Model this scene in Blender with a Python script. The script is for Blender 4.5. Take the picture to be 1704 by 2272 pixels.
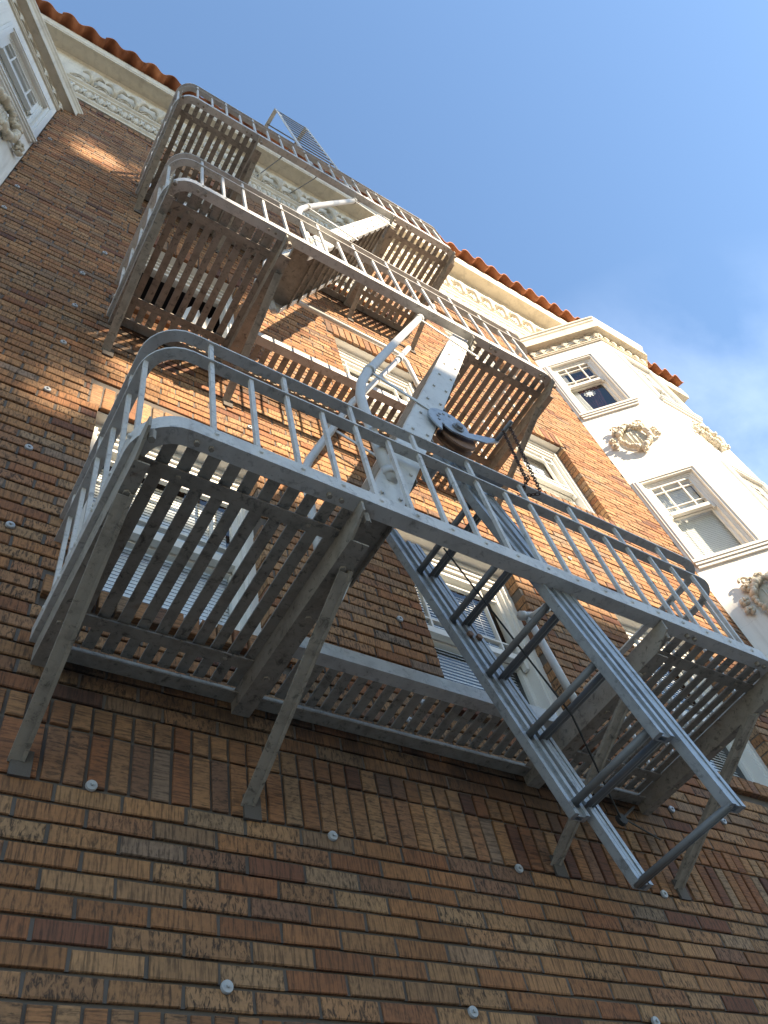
import bpy, math, random
import numpy as np
from mathutils import Vector, Matrix

random.seed(7)
S = bpy.context.scene
COL = S.collection
for o in list(bpy.data.objects):
    bpy.data.objects.remove(o)

# ------------------------------------------------------------------ camera, sky, sun, exposure
SUN = Vector((0.30, -1.0, 0.50)).normalized()          # towards the sun
cam_d = bpy.data.cameras.new('camera')
cam = bpy.data.objects.new('camera', cam_d)
COL.objects.link(cam)
S.camera = cam
RT = Vector((0.834190431655637, -0.5192135458162768, -0.1858591336875088))
DN = Vector((0.34021969027780247, 0.7497683747003264, -0.5675367359444733))
FW = Vector((0.4340240616388202, 0.4102007778394865, 0.8020962758786638))
cam.matrix_world = Matrix(((RT.x, -DN.x, -FW.x, -0.409), (RT.y, -DN.y, -FW.y, -2.225),
                           (RT.z, -DN.z, -FW.z, -1.707), (0, 0, 0, 1)))
cam_d.sensor_fit = 'VERTICAL'
cam_d.sensor_height = 36.0
cam_d.sensor_width = 27.0
cam_d.lens = 1802.11 / 2272 * 36.0
cam_d.shift_x = -7.575 / 2272
cam_d.shift_y = -32.805 / 2272
cam_d.clip_start = 0.05
cam_d.clip_end = 3000

W = bpy.data.worlds.new('World')
S.world = W
W.use_nodes = True
nt = W.node_tree
bg = nt.nodes['Background']
sky = nt.nodes.new('ShaderNodeTexSky')
sky.sky_type = 'NISHITA'
sky.sun_disc = False
sky.sun_elevation = math.asin(SUN.z)
sky.sun_rotation = math.atan2(SUN.x, SUN.y)
sky.air_density = 1.0
sky.dust_density = 0.3
sky.ozone_density = 1.3
# thin cirrus low on the right, mixed into the sky
geo = nt.nodes.new('ShaderNodeTexCoord')
mp = nt.nodes.new('ShaderNodeMapping')
mp.inputs['Scale'].default_value = (1.3, 2.2, 2.6)
mp.inputs['Rotation'].default_value = (0.2, -0.5, 0.5)
ns = nt.nodes.new('ShaderNodeTexNoise')
ns.inputs['Scale'].default_value = 2.4
ns.inputs['Detail'].default_value = 8
ns.inputs['Roughness'].default_value = 0.55
ns.inputs['Distortion'].default_value = 0.15
rp = nt.nodes.new('ShaderNodeValToRGB')
rp.color_ramp.elements[0].position = 0.42
rp.color_ramp.elements[0].color = (0, 0, 0, 1)
rp.color_ramp.elements[1].position = 0.78
rp.color_ramp.elements[1].color = (1, 1, 1, 1)
dt = nt.nodes.new('ShaderNodeVectorMath')
dt.operation = 'DOT_PRODUCT'
dt.inputs[1].default_value = (0.80, 0.32, 0.51)
mk = nt.nodes.new('ShaderNodeMapRange')
mk.inputs['From Min'].default_value = 0.87
mk.inputs['From Max'].default_value = 0.99
mk.inputs['To Min'].default_value = 0.0
mk.inputs['To Max'].default_value = 0.45
ml = nt.nodes.new('ShaderNodeMath')
ml.operation = 'MULTIPLY'
mx = nt.nodes.new('ShaderNodeMix')
mx.data_type = 'RGBA'
mx.inputs[7].default_value = (5.0, 5.6, 6.6, 1)
nt.links.new(geo.outputs['Generated'], mp.inputs['Vector'])
nt.links.new(geo.outputs['Generated'], dt.inputs[0])
nt.links.new(dt.outputs['Value'], mk.inputs['Value'])
nt.links.new(mp.outputs['Vector'], ns.inputs['Vector'])
nt.links.new(ns.outputs['Fac'], rp.inputs['Fac'])
nt.links.new(rp.outputs['Color'], ml.inputs[0])
nt.links.new(mk.outputs['Result'], ml.inputs[1])
nt.links.new(ml.outputs[0], mx.inputs[0])
tint = nt.nodes.new('ShaderNodeMix')
tint.data_type = 'RGBA'
tint.blend_type = 'MULTIPLY'
tint.inputs[0].default_value = 1.0
tint.inputs[7].default_value = (0.90, 0.975, 1.0, 1)
nt.links.new(sky.outputs['Color'], tint.inputs[6])
nt.links.new(tint.outputs[2], mx.inputs[6])
nt.links.new(mx.outputs[2], bg.inputs['Color'])
bg.inputs['Strength'].default_value = 0.117

sl = bpy.data.lights.new('sun', 'SUN')
sl.energy = 5.0
sl.angle = math.radians(0.55)
sl.color = (1.0, 0.84, 0.62)
sun = bpy.data.objects.new('sun', sl)
COL.objects.link(sun)
sun.rotation_euler = SUN.to_track_quat('Z', 'Y').to_euler()
sun.location = SUN * 60

S.view_settings.view_transform = 'Standard'
S.view_settings.look = 'None'
S.view_settings.gamma = 1
S.view_settings.use_curve_mapping = False
S.view_settings.exposure = 1.70


# ------------------------------------------------------------------ materials
def new_mat(name):
    m = bpy.data.materials.new(name)
    m.use_nodes = True
    n = m.node_tree.nodes
    return m, m.node_tree, n['Principled BSDF']


def noise(t, scale, detail=4, rough=0.55, vec=None, dist=0.0):
    n = t.nodes.new('ShaderNodeTexNoise')
    n.inputs['Scale'].default_value = scale
    n.inputs['Detail'].default_value = detail
    n.inputs['Roughness'].default_value = rough
    n.inputs['Distortion'].default_value = dist
    if vec is not None:
        t.links.new(vec, n.inputs['Vector'])
    return n.outputs['Fac']


def ramp(t, fac, stops):
    r = t.nodes.new('ShaderNodeValToRGB')
    e = r.color_ramp.elements
    while len(e) < len(stops):
        e.new(0.5)
    for k, (p, c) in enumerate(stops):
        e[k].position = p
        e[k].color = (*c, 1) if len(c) == 3 else c
    t.links.new(fac, r.inputs['Fac'])
    return r.outputs['Color']


def mixc(t, fac, a, b, mode='MIX'):
    m = t.nodes.new('ShaderNodeMix')
    m.data_type = 'RGBA'
    m.blend_type = mode
    for s, v in ((0, fac), (6, a), (7, b)):
        if hasattr(v, 'is_output') or isinstance(v, bpy.types.NodeSocket):
            t.links.new(v, m.inputs[s])
        elif isinstance(v, (int, float)):
            m.inputs[s].default_value = v
        else:
            m.inputs[s].default_value = (*v, 1)
    return m.outputs[2]


def bump(t, h, strength, dist, bsdf):
    b = t.nodes.new('ShaderNodeBump')
    b.inputs['Strength'].default_value = strength
    b.inputs['Distance'].default_value = dist
    t.links.new(h, b.inputs['Height'])
    t.links.new(b.outputs['Normal'], bsdf.inputs['Normal'])


def objvec(t):
    n = t.nodes.new('ShaderNodeNewGeometry')
    return n.outputs['Position']


def paint(name, col, rough=0.55, dirt=0.35, dirtcol=(0.05, 0.045, 0.04), speck=True, bumps=0.25, scale=9, rust=0.0, streak=0.0):
    m, t, b = new_mat(name)
    p = objvec(t)
    n1 = noise(t, scale, 6, 0.65, p)
    f1 = ramp(t, n1, [(0.45, (0, 0, 0)), (0.80, (dirt, dirt, dirt))])
    c = mixc(t, f1, col, dirtcol)
    n3 = noise(t, 2.2, 3, 0.5, p)
    c = mixc(t, ramp(t, n3, [(0.3, (0, 0, 0)), (0.7, (0.25, 0.25, 0.25))]), c, [x * 0.72 for x in col])
    if speck:
        n2 = noise(t, 70, 3, 0.6, p)
        f2 = ramp(t, n2, [(0.66, (0, 0, 0)), (0.76, (0.55, 0.55, 0.55))])
        c = mixc(t, f2, c, dirtcol)
    if rust:                                                # rust breaking through and grime clinging in patches
        n4 = noise(t, 26, 8, 0.72, p, 0.6)
        c = mixc(t, ramp(t, n4, [(0.54, (0, 0, 0)), (0.66, (rust, rust, rust))]), c, (0.035, 0.028, 0.022))
        n5 = noise(t, 8, 6, 0.7, p, 1.2)
        c = mixc(t, ramp(t, n5, [(0.62, (0, 0, 0)), (0.72, (rust * 0.8, rust * 0.8, rust * 0.8))]), c, (0.15, 0.072, 0.035))
    if streak:                                              # rain streaks and hairline cracks
        mpp = t.nodes.new('ShaderNodeMapping')
        mpp.inputs['Scale'].default_value = (9, 9, 0.7)
        t.links.new(p, mpp.inputs['Vector'])
        n6 = noise(t, 1.0, 6, 0.65, mpp.outputs[0], 0.4)
        c = mixc(t, ramp(t, n6, [(0.50, (0, 0, 0)), (0.72, (streak, streak, streak))]), c, (0.30, 0.26, 0.21))
        vo = t.nodes.new('ShaderNodeTexVoronoi')
        vo.feature = 'DISTANCE_TO_EDGE'
        vo.inputs['Scale'].default_value = 1.1
        nd = t.nodes.new('ShaderNodeTexNoise')
        nd.inputs['Scale'].default_value = 3.0
        nd.inputs['Detail'].default_value = 5
        t.links.new(p, nd.inputs['Vector'])
        av = t.nodes.new('ShaderNodeVectorMath')
        t.links.new(p, av.inputs[0])
        t.links.new(nd.outputs['Color'], av.inputs[1])
        t.links.new(av.outputs[0], vo.inputs['Vector'])
        c = mixc(t, ramp(t, vo.outputs['Distance'], [(0.0, (0.35, 0.35, 0.35)), (0.006, (0, 0, 0))]), c, (0.25, 0.22, 0.19))
    t.links.new(c, b.inputs['Base Color'])
    b.inputs['Roughness'].default_value = rough
    nb = noise(t, 160, 3, 0.6, p)
    bump(t, nb, bumps, 0.002, b)
    return m


M = {}
M['steel'] = paint('grey_steel_paint', (0.59, 0.565, 0.53), 0.5, 0.42, (0.10, 0.07, 0.05), rust=0.45)
M['slat'] = paint('grimy_steel_paint', (0.33, 0.29, 0.24), 0.65, 0.65, (0.05, 0.036, 0.028), scale=14, rust=0.75)
M['stringer'] = paint('pale_steel_paint', (0.60, 0.59, 0.56), 0.5, 0.18, (0.12, 0.09, 0.07), rust=0.25)
M['pipe'] = paint('pale_pipe_paint', (0.56, 0.55, 0.53), 0.45, 0.2, (0.12, 0.09, 0.07))
M['ladder'] = paint('galvanised_steel', (0.36, 0.38, 0.40), 0.38, 0.40, (0.06, 0.065, 0.075), scale=18, rust=0.45)
M['ladder'].node_tree.nodes['Principled BSDF'].inputs['Metallic'].default_value = 0.25
M['rung'] = paint('dark_steel', (0.19, 0.19, 0.19), 0.5, 0.3, (0.03, 0.03, 0.035))
M['rust'] = paint('rusty_steel', (0.22, 0.12, 0.07), 0.75, 0.5, (0.06, 0.035, 0.025), scale=22)
M['chain'] = paint('rusty_chain', (0.075, 0.042, 0.028), 0.7, 0.4, (0.03, 0.02, 0.015))
M['galv'] = paint('zinc_washer', (0.42, 0.43, 0.44), 0.4, 0.35, (0.1, 0.1, 0.1), scale=40)
M['white'] = paint('white_window_paint', (0.74, 0.71, 0.65), 0.45, 0.12, (0.35, 0.3, 0.22), speck=False, bumps=0.08)
M['cream'] = paint('cream_plaster', (0.68, 0.61, 0.49), 0.75, 0.35, (0.26, 0.21, 0.15), scale=5, speck=False, bumps=0.3, streak=0.45)
M['stucco'] = paint('white_stucco', (0.76, 0.73, 0.68), 0.8, 0.18, (0.42, 0.38, 0.32), scale=4, speck=False, bumps=0.5, streak=0.4)
M['rope'] = paint('black_cable', (0.02, 0.02, 0.02), 0.7, 0, speck=False)
M['blind'] = paint('white_blind', (0.78, 0.78, 0.76), 0.5, 0.0, speck=False, bumps=0)
M['dark_room'] = paint('dark_room', (0.03, 0.03, 0.035), 0.9, 0, speck=False, bumps=0)
M['curtain_red'] = paint('wine_curtain', (0.10, 0.02, 0.035), 0.9, 0.3, (0.04, 0.01, 0.015), speck=False, bumps=0)
M['lace'] = paint('lace_curtain', (0.72, 0.70, 0.66), 0.9, 0.3, (0.4, 0.38, 0.35), scale=40, speck=False, bumps=0)
M['mortar'] = paint('grey_mortar', (0.115, 0.097, 0.083), 0.95, 0.4, (0.05, 0.042, 0.036), bumps=0.6)
M['asphalt'] = paint('asphalt', (0.09, 0.083, 0.075), 0.9, 0.3, (0.03, 0.03, 0.03))
M['concrete'] = paint('pavement_concrete', (0.40, 0.36, 0.30), 0.9, 0.4, (0.22, 0.19, 0.16), scale=3)
M['bark'] = paint('bark', (0.09, 0.065, 0.045), 0.95, 0.4, bumps=1)
M['facade'] = paint('buff_facade', (0.52, 0.47, 0.39), 0.85, 0.3, (0.2, 0.17, 0.14), scale=2, speck=False)

# window glass: sharp reflection over a clear pane
m, t, b = new_mat('window_glass')
t.nodes.remove(b)
out = t.nodes['Material Output']
tr = t.nodes.new('ShaderNodeBsdfTransparent')
tr.inputs['Color'].default_value = (0.93, 0.95, 0.95, 1)
gl = t.nodes.new('ShaderNodeBsdfGlossy')
gl.inputs['Roughness'].default_value = 0.02
fr = t.nodes.new('ShaderNodeFresnel')
gb = t.nodes.new('ShaderNodeNewGeometry')
io = t.nodes.new('ShaderNodeMapRange')
io.inputs['To Min'].default_value = 1.7
io.inputs['To Max'].default_value = 1 / 1.7
t.links.new(gb.outputs['Backfacing'], io.inputs['Value'])
t.links.new(io.outputs['Result'], fr.inputs['IOR'])
ms = t.nodes.new('ShaderNodeMixShader')
t.links.new(fr.outputs[0], ms.inputs[0])
t.links.new(tr.outputs[0], ms.inputs[1])
t.links.new(gl.outputs[0], ms.inputs[2])
t.links.new(ms.outputs[0], out.inputs['Surface'])
M['glass'] = m

# leaves of the added shade tree
m, t, b = new_mat('leaf_green')
n1 = noise(t, 1.3, 2, 0.5, objvec(t))
t.links.new(ramp(t, n1, [(0.3, (0.03, 0.06, 0.015)), (0.7, (0.08, 0.12, 0.03))]), b.inputs['Base Color'])
b.inputs['Roughness'].default_value = 0.6
M['leaf'] = m

# terracotta
m, t, b = new_mat('terracotta')
oi = t.nodes.new('ShaderNodeObjectInfo')
n1 = noise(t, 7, 5, 0.6, objvec(t))
c1 = ramp(t, n1, [(0.3, (0.33, 0.10, 0.035)), (0.7, (0.52, 0.20, 0.08))])
c2 = mixc(t, oi.outputs['Random'], (0.62, 0.55, 0.5), (1.0, 1.0, 1.0))
t.links.new(mixc(t, 1.0, c1, c2, 'MULTIPLY'), b.inputs['Base Color'])
b.inputs['Roughness'].default_value = 0.8
bump(t, noise(t, 60, 4, 0.6, objvec(t)), 0.4, 0.004, b)
M['tile'] = m

# wire-cut rug-face brick: colour from the brick's own 'tone', grooves along the brick height
m, t, b = new_mat('rug_brick')
at = t.nodes.new('ShaderNodeAttribute')
at.attribute_name = 'tone'
uv = t.nodes.new('ShaderNodeUVMap')
uv.uv_map = 'UVMap'
mp1 = t.nodes.new('ShaderNodeMapping')
mp1.inputs['Scale'].default_value = (120, 9, 1)
t.links.new(uv.outputs[0], mp1.inputs['Vector'])
g1 = noise(t, 1.0, 5, 0.62, mp1.outputs[0], 0.35)            # grooves
mp2 = t.nodes.new('ShaderNodeMapping')
mp2.inputs['Scale'].default_value = (85, 30, 1)
t.links.new(uv.outputs[0], mp2.inputs['Vector'])
g2 = noise(t, 1.0, 4, 0.65, mp2.outputs[0], 0.8)             # torn, pitted face
gm = t.nodes.new('ShaderNodeMix')
t.links.new(at.outputs['Alpha'], gm.inputs[0])
t.links.new(g1, gm.inputs[2])
t.links.new(g2, gm.inputs[3])
gmix = gm.outputs[0]
groove = ramp(t, gmix, [(0.40, (1, 1, 1)), (0.53, (0, 0, 0))])
amt = t.nodes.new('ShaderNodeMath')
amt.operation = 'MULTIPLY_ADD'
amt.inputs[1].default_value = 0.34
amt.inputs[2].default_value = 0.58
t.links.new(at.outputs['Alpha'], amt.inputs[0])
fm = t.nodes.new('ShaderNodeMath')
fm.operation = 'MULTIPLY'
t.links.new(groove, fm.inputs[0])
t.links.new(amt.outputs[0], fm.inputs[1])
big = noise(t, 1.4, 4, 0.55, objvec(t))
base = mixc(t, ramp(t, big, [(0.35, (0, 0, 0)), (0.75, (0.38, 0.38, 0.38))]), at.outputs['Color'], (0.10, 0.075, 0.06))
fine = noise(t, 55, 3, 0.6, objvec(t))
base = mixc(t, ramp(t, fine, [(0.3, (0.30, 0.30, 0.30)), (0.6, (0, 0, 0))]), base, (0.09, 0.06, 0.045))
col = mixc(t, fm.outputs[0], base, (0.045, 0.033, 0.027))
# soot and shade painted into the brick colour below the balcony angles
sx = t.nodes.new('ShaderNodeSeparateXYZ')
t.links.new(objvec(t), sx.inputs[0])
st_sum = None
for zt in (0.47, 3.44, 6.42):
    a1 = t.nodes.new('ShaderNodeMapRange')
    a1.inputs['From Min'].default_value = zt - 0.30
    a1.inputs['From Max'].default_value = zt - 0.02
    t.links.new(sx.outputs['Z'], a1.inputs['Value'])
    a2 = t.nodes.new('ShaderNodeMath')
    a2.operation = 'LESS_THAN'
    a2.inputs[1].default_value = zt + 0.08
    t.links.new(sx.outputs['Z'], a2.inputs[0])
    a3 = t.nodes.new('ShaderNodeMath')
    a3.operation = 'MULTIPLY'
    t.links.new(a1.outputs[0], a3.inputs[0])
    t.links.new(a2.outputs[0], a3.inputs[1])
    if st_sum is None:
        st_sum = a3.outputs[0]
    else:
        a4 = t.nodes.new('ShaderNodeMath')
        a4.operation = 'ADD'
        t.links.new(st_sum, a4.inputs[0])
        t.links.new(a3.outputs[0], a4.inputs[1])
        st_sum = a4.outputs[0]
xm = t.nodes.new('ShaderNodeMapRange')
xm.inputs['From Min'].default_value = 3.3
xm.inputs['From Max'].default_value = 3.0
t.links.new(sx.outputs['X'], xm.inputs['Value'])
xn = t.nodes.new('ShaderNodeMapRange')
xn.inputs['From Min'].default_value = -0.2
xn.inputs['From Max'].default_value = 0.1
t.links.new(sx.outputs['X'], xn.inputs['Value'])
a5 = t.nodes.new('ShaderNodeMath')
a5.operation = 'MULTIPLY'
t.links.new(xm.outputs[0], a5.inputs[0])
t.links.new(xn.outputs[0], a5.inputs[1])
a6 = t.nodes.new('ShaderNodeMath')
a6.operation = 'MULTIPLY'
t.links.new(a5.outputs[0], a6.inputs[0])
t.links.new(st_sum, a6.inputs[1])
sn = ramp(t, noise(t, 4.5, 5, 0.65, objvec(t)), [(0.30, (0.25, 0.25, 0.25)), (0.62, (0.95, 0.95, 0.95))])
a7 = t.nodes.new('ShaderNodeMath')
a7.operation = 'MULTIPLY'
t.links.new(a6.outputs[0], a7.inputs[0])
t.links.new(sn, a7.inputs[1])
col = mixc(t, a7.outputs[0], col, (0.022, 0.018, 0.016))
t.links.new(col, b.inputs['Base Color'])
b.inputs['Roughness'].default_value = 0.9
b.inputs['Specular IOR Level'].default_value = 0.25
bump(t, gmix, 0.9, 0.004, b)
M['brick'] = m


# ------------------------------------------------------------------ mesh helpers
class MB:
    def __init__(self):
        self.v = []
        self.f = []

    def add(self, vs, fs):
        n = len(self.v)
        self.v += [tuple(p) for p in vs]
        self.f += [tuple(i + n for i in q) for q in fs]
        return self

    def box(self, x0, x1, y0, y1, z0, z1):
        vs = [(x, y, z) for x in (x0, x1) for y in (y0, y1) for z in (z0, z1)]
        fs = [(0, 1, 3, 2), (4, 6, 7, 5), (0, 4, 5, 1), (2, 3, 7, 6), (0, 2, 6, 4), (1, 5, 7, 3)]
        return self.add(vs, fs)

    def bar(self, p, q, w, h, up=(0, 0, 1)):
        """rectangular bar p->q, w across, h along up"""
        p, q = Vector(p), Vector(q)
        d = (q - p).normalized()
        u = Vector(up)
        u = (u - d * u.dot(d)).normalized()
        s = d.cross(u)
        vs = []
        for c in (p, q):
            for a, bb in ((-1, -1), (1, -1), (1, 1), (-1, 1)):
                vs.append(c + s * (a * w / 2) + u * (bb * h / 2))
        return self.add(vs, [(0, 1, 2, 3), (7, 6, 5, 4), (0, 4, 5, 1), (1, 5, 6, 2), (2, 6, 7, 3), (3, 7, 4, 0)])

    def tube(self, pts, r, n=10, caps=True, hollow=False):
        pts = [Vector(p) for p in pts]
        rs = r if isinstance(r, (list, tuple)) else [r] * len(pts)
        rings = []
        prev = None
        for i, p in enumerate(pts):
            if i == 0:
                d = pts[1] - p
            elif i == len(pts) - 1:
                d = p - pts[i - 1]
            else:
                d = (pts[i + 1] - p).normalized() + (p - pts[i - 1]).normalized()
            d.normalize()
            if prev is None:
                a = Vector((0, 0, 1)) if abs(d.z) < 0.9 else Vector((1, 0, 0))
                u = d.cross(a).normalized()
            else:
                u = (prev - d * prev.dot(d)).normalized()
            prev = u
            w = d.cross(u)
            rings.append([p + (u * math.cos(2 * math.pi * k / n) + w * math.sin(2 * math.pi * k / n)) * rs[i] for k in range(n)])
        vs = [v for rg in rings for v in rg]
        fs = []
        for i in range(len(pts) - 1):
            for k in range(n):
                a, c = i * n + k, i * n + (k + 1) % n
                fs.append((a, c, c + n, a + n))
        if caps:
            fs.append(tuple(range(n - 1, -1, -1)))
            e = (len(pts) - 1) * n
            fs.append(tuple(range(e, e + n)))
        return self.add(vs, fs)

    def prism(self, poly, y0, y1, axis='y'):
        """poly of (a,b): a->x, b->z extruded in y (axis y) ; axis x: (y,z) extruded in x ; axis z: (x,y) extruded in z"""
        n = len(poly)
        def P(a, bb, e):
            return {'y': (a, e, bb), 'x': (e, a, bb), 'z': (a, bb, e)}[axis]
        vs = [P(a, bb, y0) for a, bb in poly] + [P(a, bb, y1) for a, bb in poly]
        fs = [tuple(range(n - 1, -1, -1)), tuple(range(n, 2 * n))]
        for k in range(n):
            fs.append((k, (k + 1) % n, (k + 1) % n + n, k + n))
        return self.add(vs, fs)

    def sweep(self, path, prof, closed_prof=True, ends=True):
        """prof [(o,z)] swept along plan polyline path [(x,y)] with mitres; outward = left-hand normal"""
        n = len(prof)
        vs = []
        P = [Vector((a, bb)) for a, bb in path]
        for i, p in enumerate(P):
            d0 = (p - P[i - 1]).normalized() if i else None
            d1 = (P[i + 1] - p).normalized() if i < len(P) - 1 else None
            n0 = Vector((d0.y, -d0.x)) if d0 else None
            n1 = Vector((d1.y, -d1.x)) if d1 else None
            if n0 and n1:
                mm = (n0 + n1).normalized()
                mm = mm / max(0.3, mm.dot(n0))
            else:
                mm = n0 or n1
            for o, z in prof:
                q = p + mm * o
                vs.append((q.x, q.y, z))
        fs = []
        for i in range(len(P) - 1):
            for k in range(n if closed_prof else n - 1):
                a, c = i * n + k, i * n + (k + 1) % n
                fs.append((a, a + n, c + n, c))
        if ends and closed_prof:
            fs.append(tuple(range(n)))
            e = (len(P) - 1) * n
            fs.append(tuple(range(e + n - 1, e - 1, -1)))
        return self.add(vs, fs)

    def lump(self, c, r, n=8, m=5, seed=0):
        rr = random.Random(seed)
        vs, fs = [], []
        rx, ry, rz = r
        for j in range(m + 1):
            th = math.pi * j / m
            for k in range(n):
                ph = 2 * math.pi * k / n
                s = 1 + rr.uniform(-0.13, 0.13)
                vs.append((c[0] + rx * s * math.sin(th) * math.cos(ph), c[1] + ry * s * math.sin(th) * math.sin(ph), c[2] + rz * s * math.cos(th)))
        for j in range(m):
            for k in range(n):
                a, bb = j * n + k, j * n + (k + 1) % n
                fs.append((a, a + n, bb + n, bb))
        return self.add(vs, fs)

    def mesh(self, name, mat, smooth=False):
        me = bpy.data.meshes.new(name)
        me.from_pydata(self.v, [], self.f)
        if mat is not None:
            me.materials.append(mat)
        if smooth:
            me.polygons.foreach_set('use_smooth', [True] * len(me.polygons))
        me.update()
        return me

    def build(self, name, mat, parent=None, mw=None, smooth=False):
        return link(name, self.mesh(name, mat, smooth), parent, mw)


def link(name, me, parent=None, mw=None):
    o = bpy.data.objects.new(name, me)
    COL.objects.link(o)
    if parent is not None:
        o.parent = parent
        o.matrix_parent_inverse = Matrix.Identity(4)
        pw = WM.get(parent.name, Matrix.Identity(4))
        w = mw if mw is not None else Matrix.Identity(4)
        o.matrix_basis = pw.inverted() @ w
        WM[o.name] = w
    else:
        if mw is not None:
            o.matrix_basis = mw
        WM[o.name] = mw if mw is not None else Matrix.Identity(4)
    return o


WM = {}


def thing(name, label, cat, loc=(0, 0, 0), group=None):
    o = bpy.data.objects.new(name, None)
    o.empty_display_size = 0.2
    COL.objects.link(o)
    o.location = loc
    WM[o.name] = Matrix.Translation(loc)
    tag(o, label, cat, group)
    return o


def tag(o, label=None, cat=None, group=None, kind=None):
    if label:
        o['label'] = label
    if cat:
        o['category'] = cat
    if group:
        o['group'] = group
    if kind:
        o['kind'] = kind
    return o


# ------------------------------------------------------------------ ground
tag(MB().box(-120, 120, -4.0, 60, -3.6, -3.3).build('pavement', M['concrete']), kind='structure')
tag(MB().box(-120, 120, -17.0, -4.004, -3.7, -3.43).build('street', M['asphalt']), kind='structure')
tag(MB().box(-120, 120, -160, -17.004, -3.6, -3.3).build('far_pavement', M['concrete']), kind='structure')

# ------------------------------------------------------------------ the apartment building
B = thing('apartment_building', 'brown brick apartment house with white bay windows and a terracotta tile eave', 'building', (2.4, 0, -3.3))
XL, XR = -0.975, 5.77            # the brick field between the two bays
ZT = 8.90
STO = 2.975
WX = [(0.02, 0.96), (1.93, 2.90), (3.87, 4.82)]
WZ = [(0.90, 2.36), (3.88, 5.36), (6.86, 8.33)]
OPEN = [(a, bb, c, d) for (c, d) in WZ for (a, bb) in WX]
SW = 0.0717                      # soldier pitch
CP = 0.0702                      # course pitch
JT = 0.0115                      # joint

rng = np.random.RandomState(11)
PAL = np.array([(0.36, 0.195, 0.088), (0.33, 0.165, 0.072), (0.30, 0.145, 0.064), (0.385, 0.225, 0.108), (0.27, 0.12, 0.055),
                (0.34, 0.20, 0.10), (0.30, 0.195, 0.115), (0.19, 0.085, 0.05), (0.13, 0.062, 0.043), (0.25, 0.18, 0.125)])
PW = np.array([0.20, 0.20, 0.15, 0.12, 0.11, 0.10, 0.06, 0.035, 0.01, 0.025])
PW /= PW.sum()
PWS = np.array([0.13, 0.18, 0.19, 0.05, 0.20, 0.04, 0.03, 0.12, 0.05, 0.02])
PWS /= PWS.sum()

bricks = []                      # x0,x1,z0,z1, yfront, yback, soldier?, tone


def tone(sold):
    c = PAL[rng.choice(len(PAL), p=PWS if sold else PW)] * rng.uniform(0.90, 1.20) * np.array((1.03, 0.965, 0.95))
    rgh = float(np.clip(rng.beta(1.1, 1.3), 0, 1))
    if rgh > 0.6:
        c = c * 0.85 + np.array((0.40, 0.31, 0.19)) * 0.18
    if sold:
        rgh *= 0.6
    return (c[0], c[1], c[2], rgh)


def cut(segs, a, bb):
    r = []
    for s, e in segs:
        if bb <= s or a >= e:
            r.append((s, e))
        else:
            if a > s:
                r.append((s, a))
            if bb < e:
                r.append((bb, e))
    return r


def put(x0, x1, z0, z1, sold, yf=0.0, yb=0.03, el=False, er=False, eb=False):
    """el / er / eb: this end of the brick is the arris of a window opening"""
    j = rng.uniform(-0.0025, 0.0025)
    bricks.append((x0 - 0.005 if el else x0 + JT / 2, x1 + 0.005 if er else x1 - JT / 2, z0 - 0.005 if eb else z0 + JT * 0.55, z1 - JT * 0.45,
                   yf + j, yb, sold, tone(sold)))


def row(z0, z1, off):
    segs = [(XL, XR)]
    edges = set()
    for (a, bb, c, d) in OPEN:
        if z1 > c - 0.105 and z0 < c - 0.004:            # sill row
            segs = cut(segs, a - 0.07, bb + 0.07)
        if z1 > c and z0 < d:
            segs = cut(segs, a, bb)
            edges |= {round(a, 4), round(bb, 4)}
        if z1 > d + 0.004 and z0 < d + 0.225:
            segs = cut(segs, a - 0.055, bb + 0.055)
    for s, e in segs:
        k = math.floor((s - off) / 0.2151)
        x = off + k * 0.2151
        while x < e:
            a, bb = max(x, s), min(x + 0.2151, e)
            if bb - a > 0.03:
                el, er = round(a, 4) in edges, round(bb, 4) in edges
                put(a, bb, z0, z1, False, 0.0, 0.105 if (el or er) else 0.03, el, er)
            x += 0.2151


def soldiers(x0, x1, z0, z1, yf=0.0, yb=0.03, off=0.0):
    k = math.ceil((x0 - off) / SW - 0.5)
    while off + (k + 0.5) * SW < x1 + 0.02:
        put(off + k * SW, off + (k + 1) * SW, z0, z1, True, yf, yb)
        k += 1


r = 0
z = -0.9 + 0.0
for k in range(12):                                        # below the lower soldier belt
    row(-0.847 - CP * (k + 1), -0.847 - CP * k, 0.1075 * (k % 2))
soldiers(XL, XR, -0.847, -0.632, 0.004)
for k in range(9):
    row(-CP * (k + 1), -CP * k, 0.018 + 0.1075 * ((k + 1) % 2))
soldiers(XL, XR, 0.0, 0.215, 0.0)
soldiers(XL, XR, 0.215, 0.325, 0.0)
k = 0
z = 0.325
while z + CP <= 8.79:
    row(z, z + CP, 0.03 + 0.1075 * (k % 2) + 0.012 * math.sin(k * 1.7))
    z += CP
    k += 1
soldiers(XL, XR, z, ZT - 0.02, -0.006)
for (a, bb, c, d) in OPEN:
    n = 15
    w = (bb - a + 0.11) / n
    for k in range(n):
        put(a - 0.055 + k * w, a - 0.055 + (k + 1) * w, d, d + 0.23, True, 0.0, 0.105, eb=True)
    n = 15
    w = (bb - a + 0.14) / n
    for k in range(n):
        put(a - 0.07 + k * w, a - 0.07 + (k + 1) * w, c - 0.11, c, True, -0.028, 0.105)

# pick the 300 that show largest in the photograph; the rest are one part
CP0 = np.array((-0.409, -2.225, -1.707))
RM = np.array((tuple(RT), tuple(DN), tuple(FW)))


def project(P):
    q = (np.asarray(P) - CP0) @ RM.T
    return np.stack([852 + 7.6 + 1802.1 * q[..., 0] / q[..., 2], 1136 - 32.8 + 1802.1 * q[..., 1] / q[..., 2]], -1)


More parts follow.
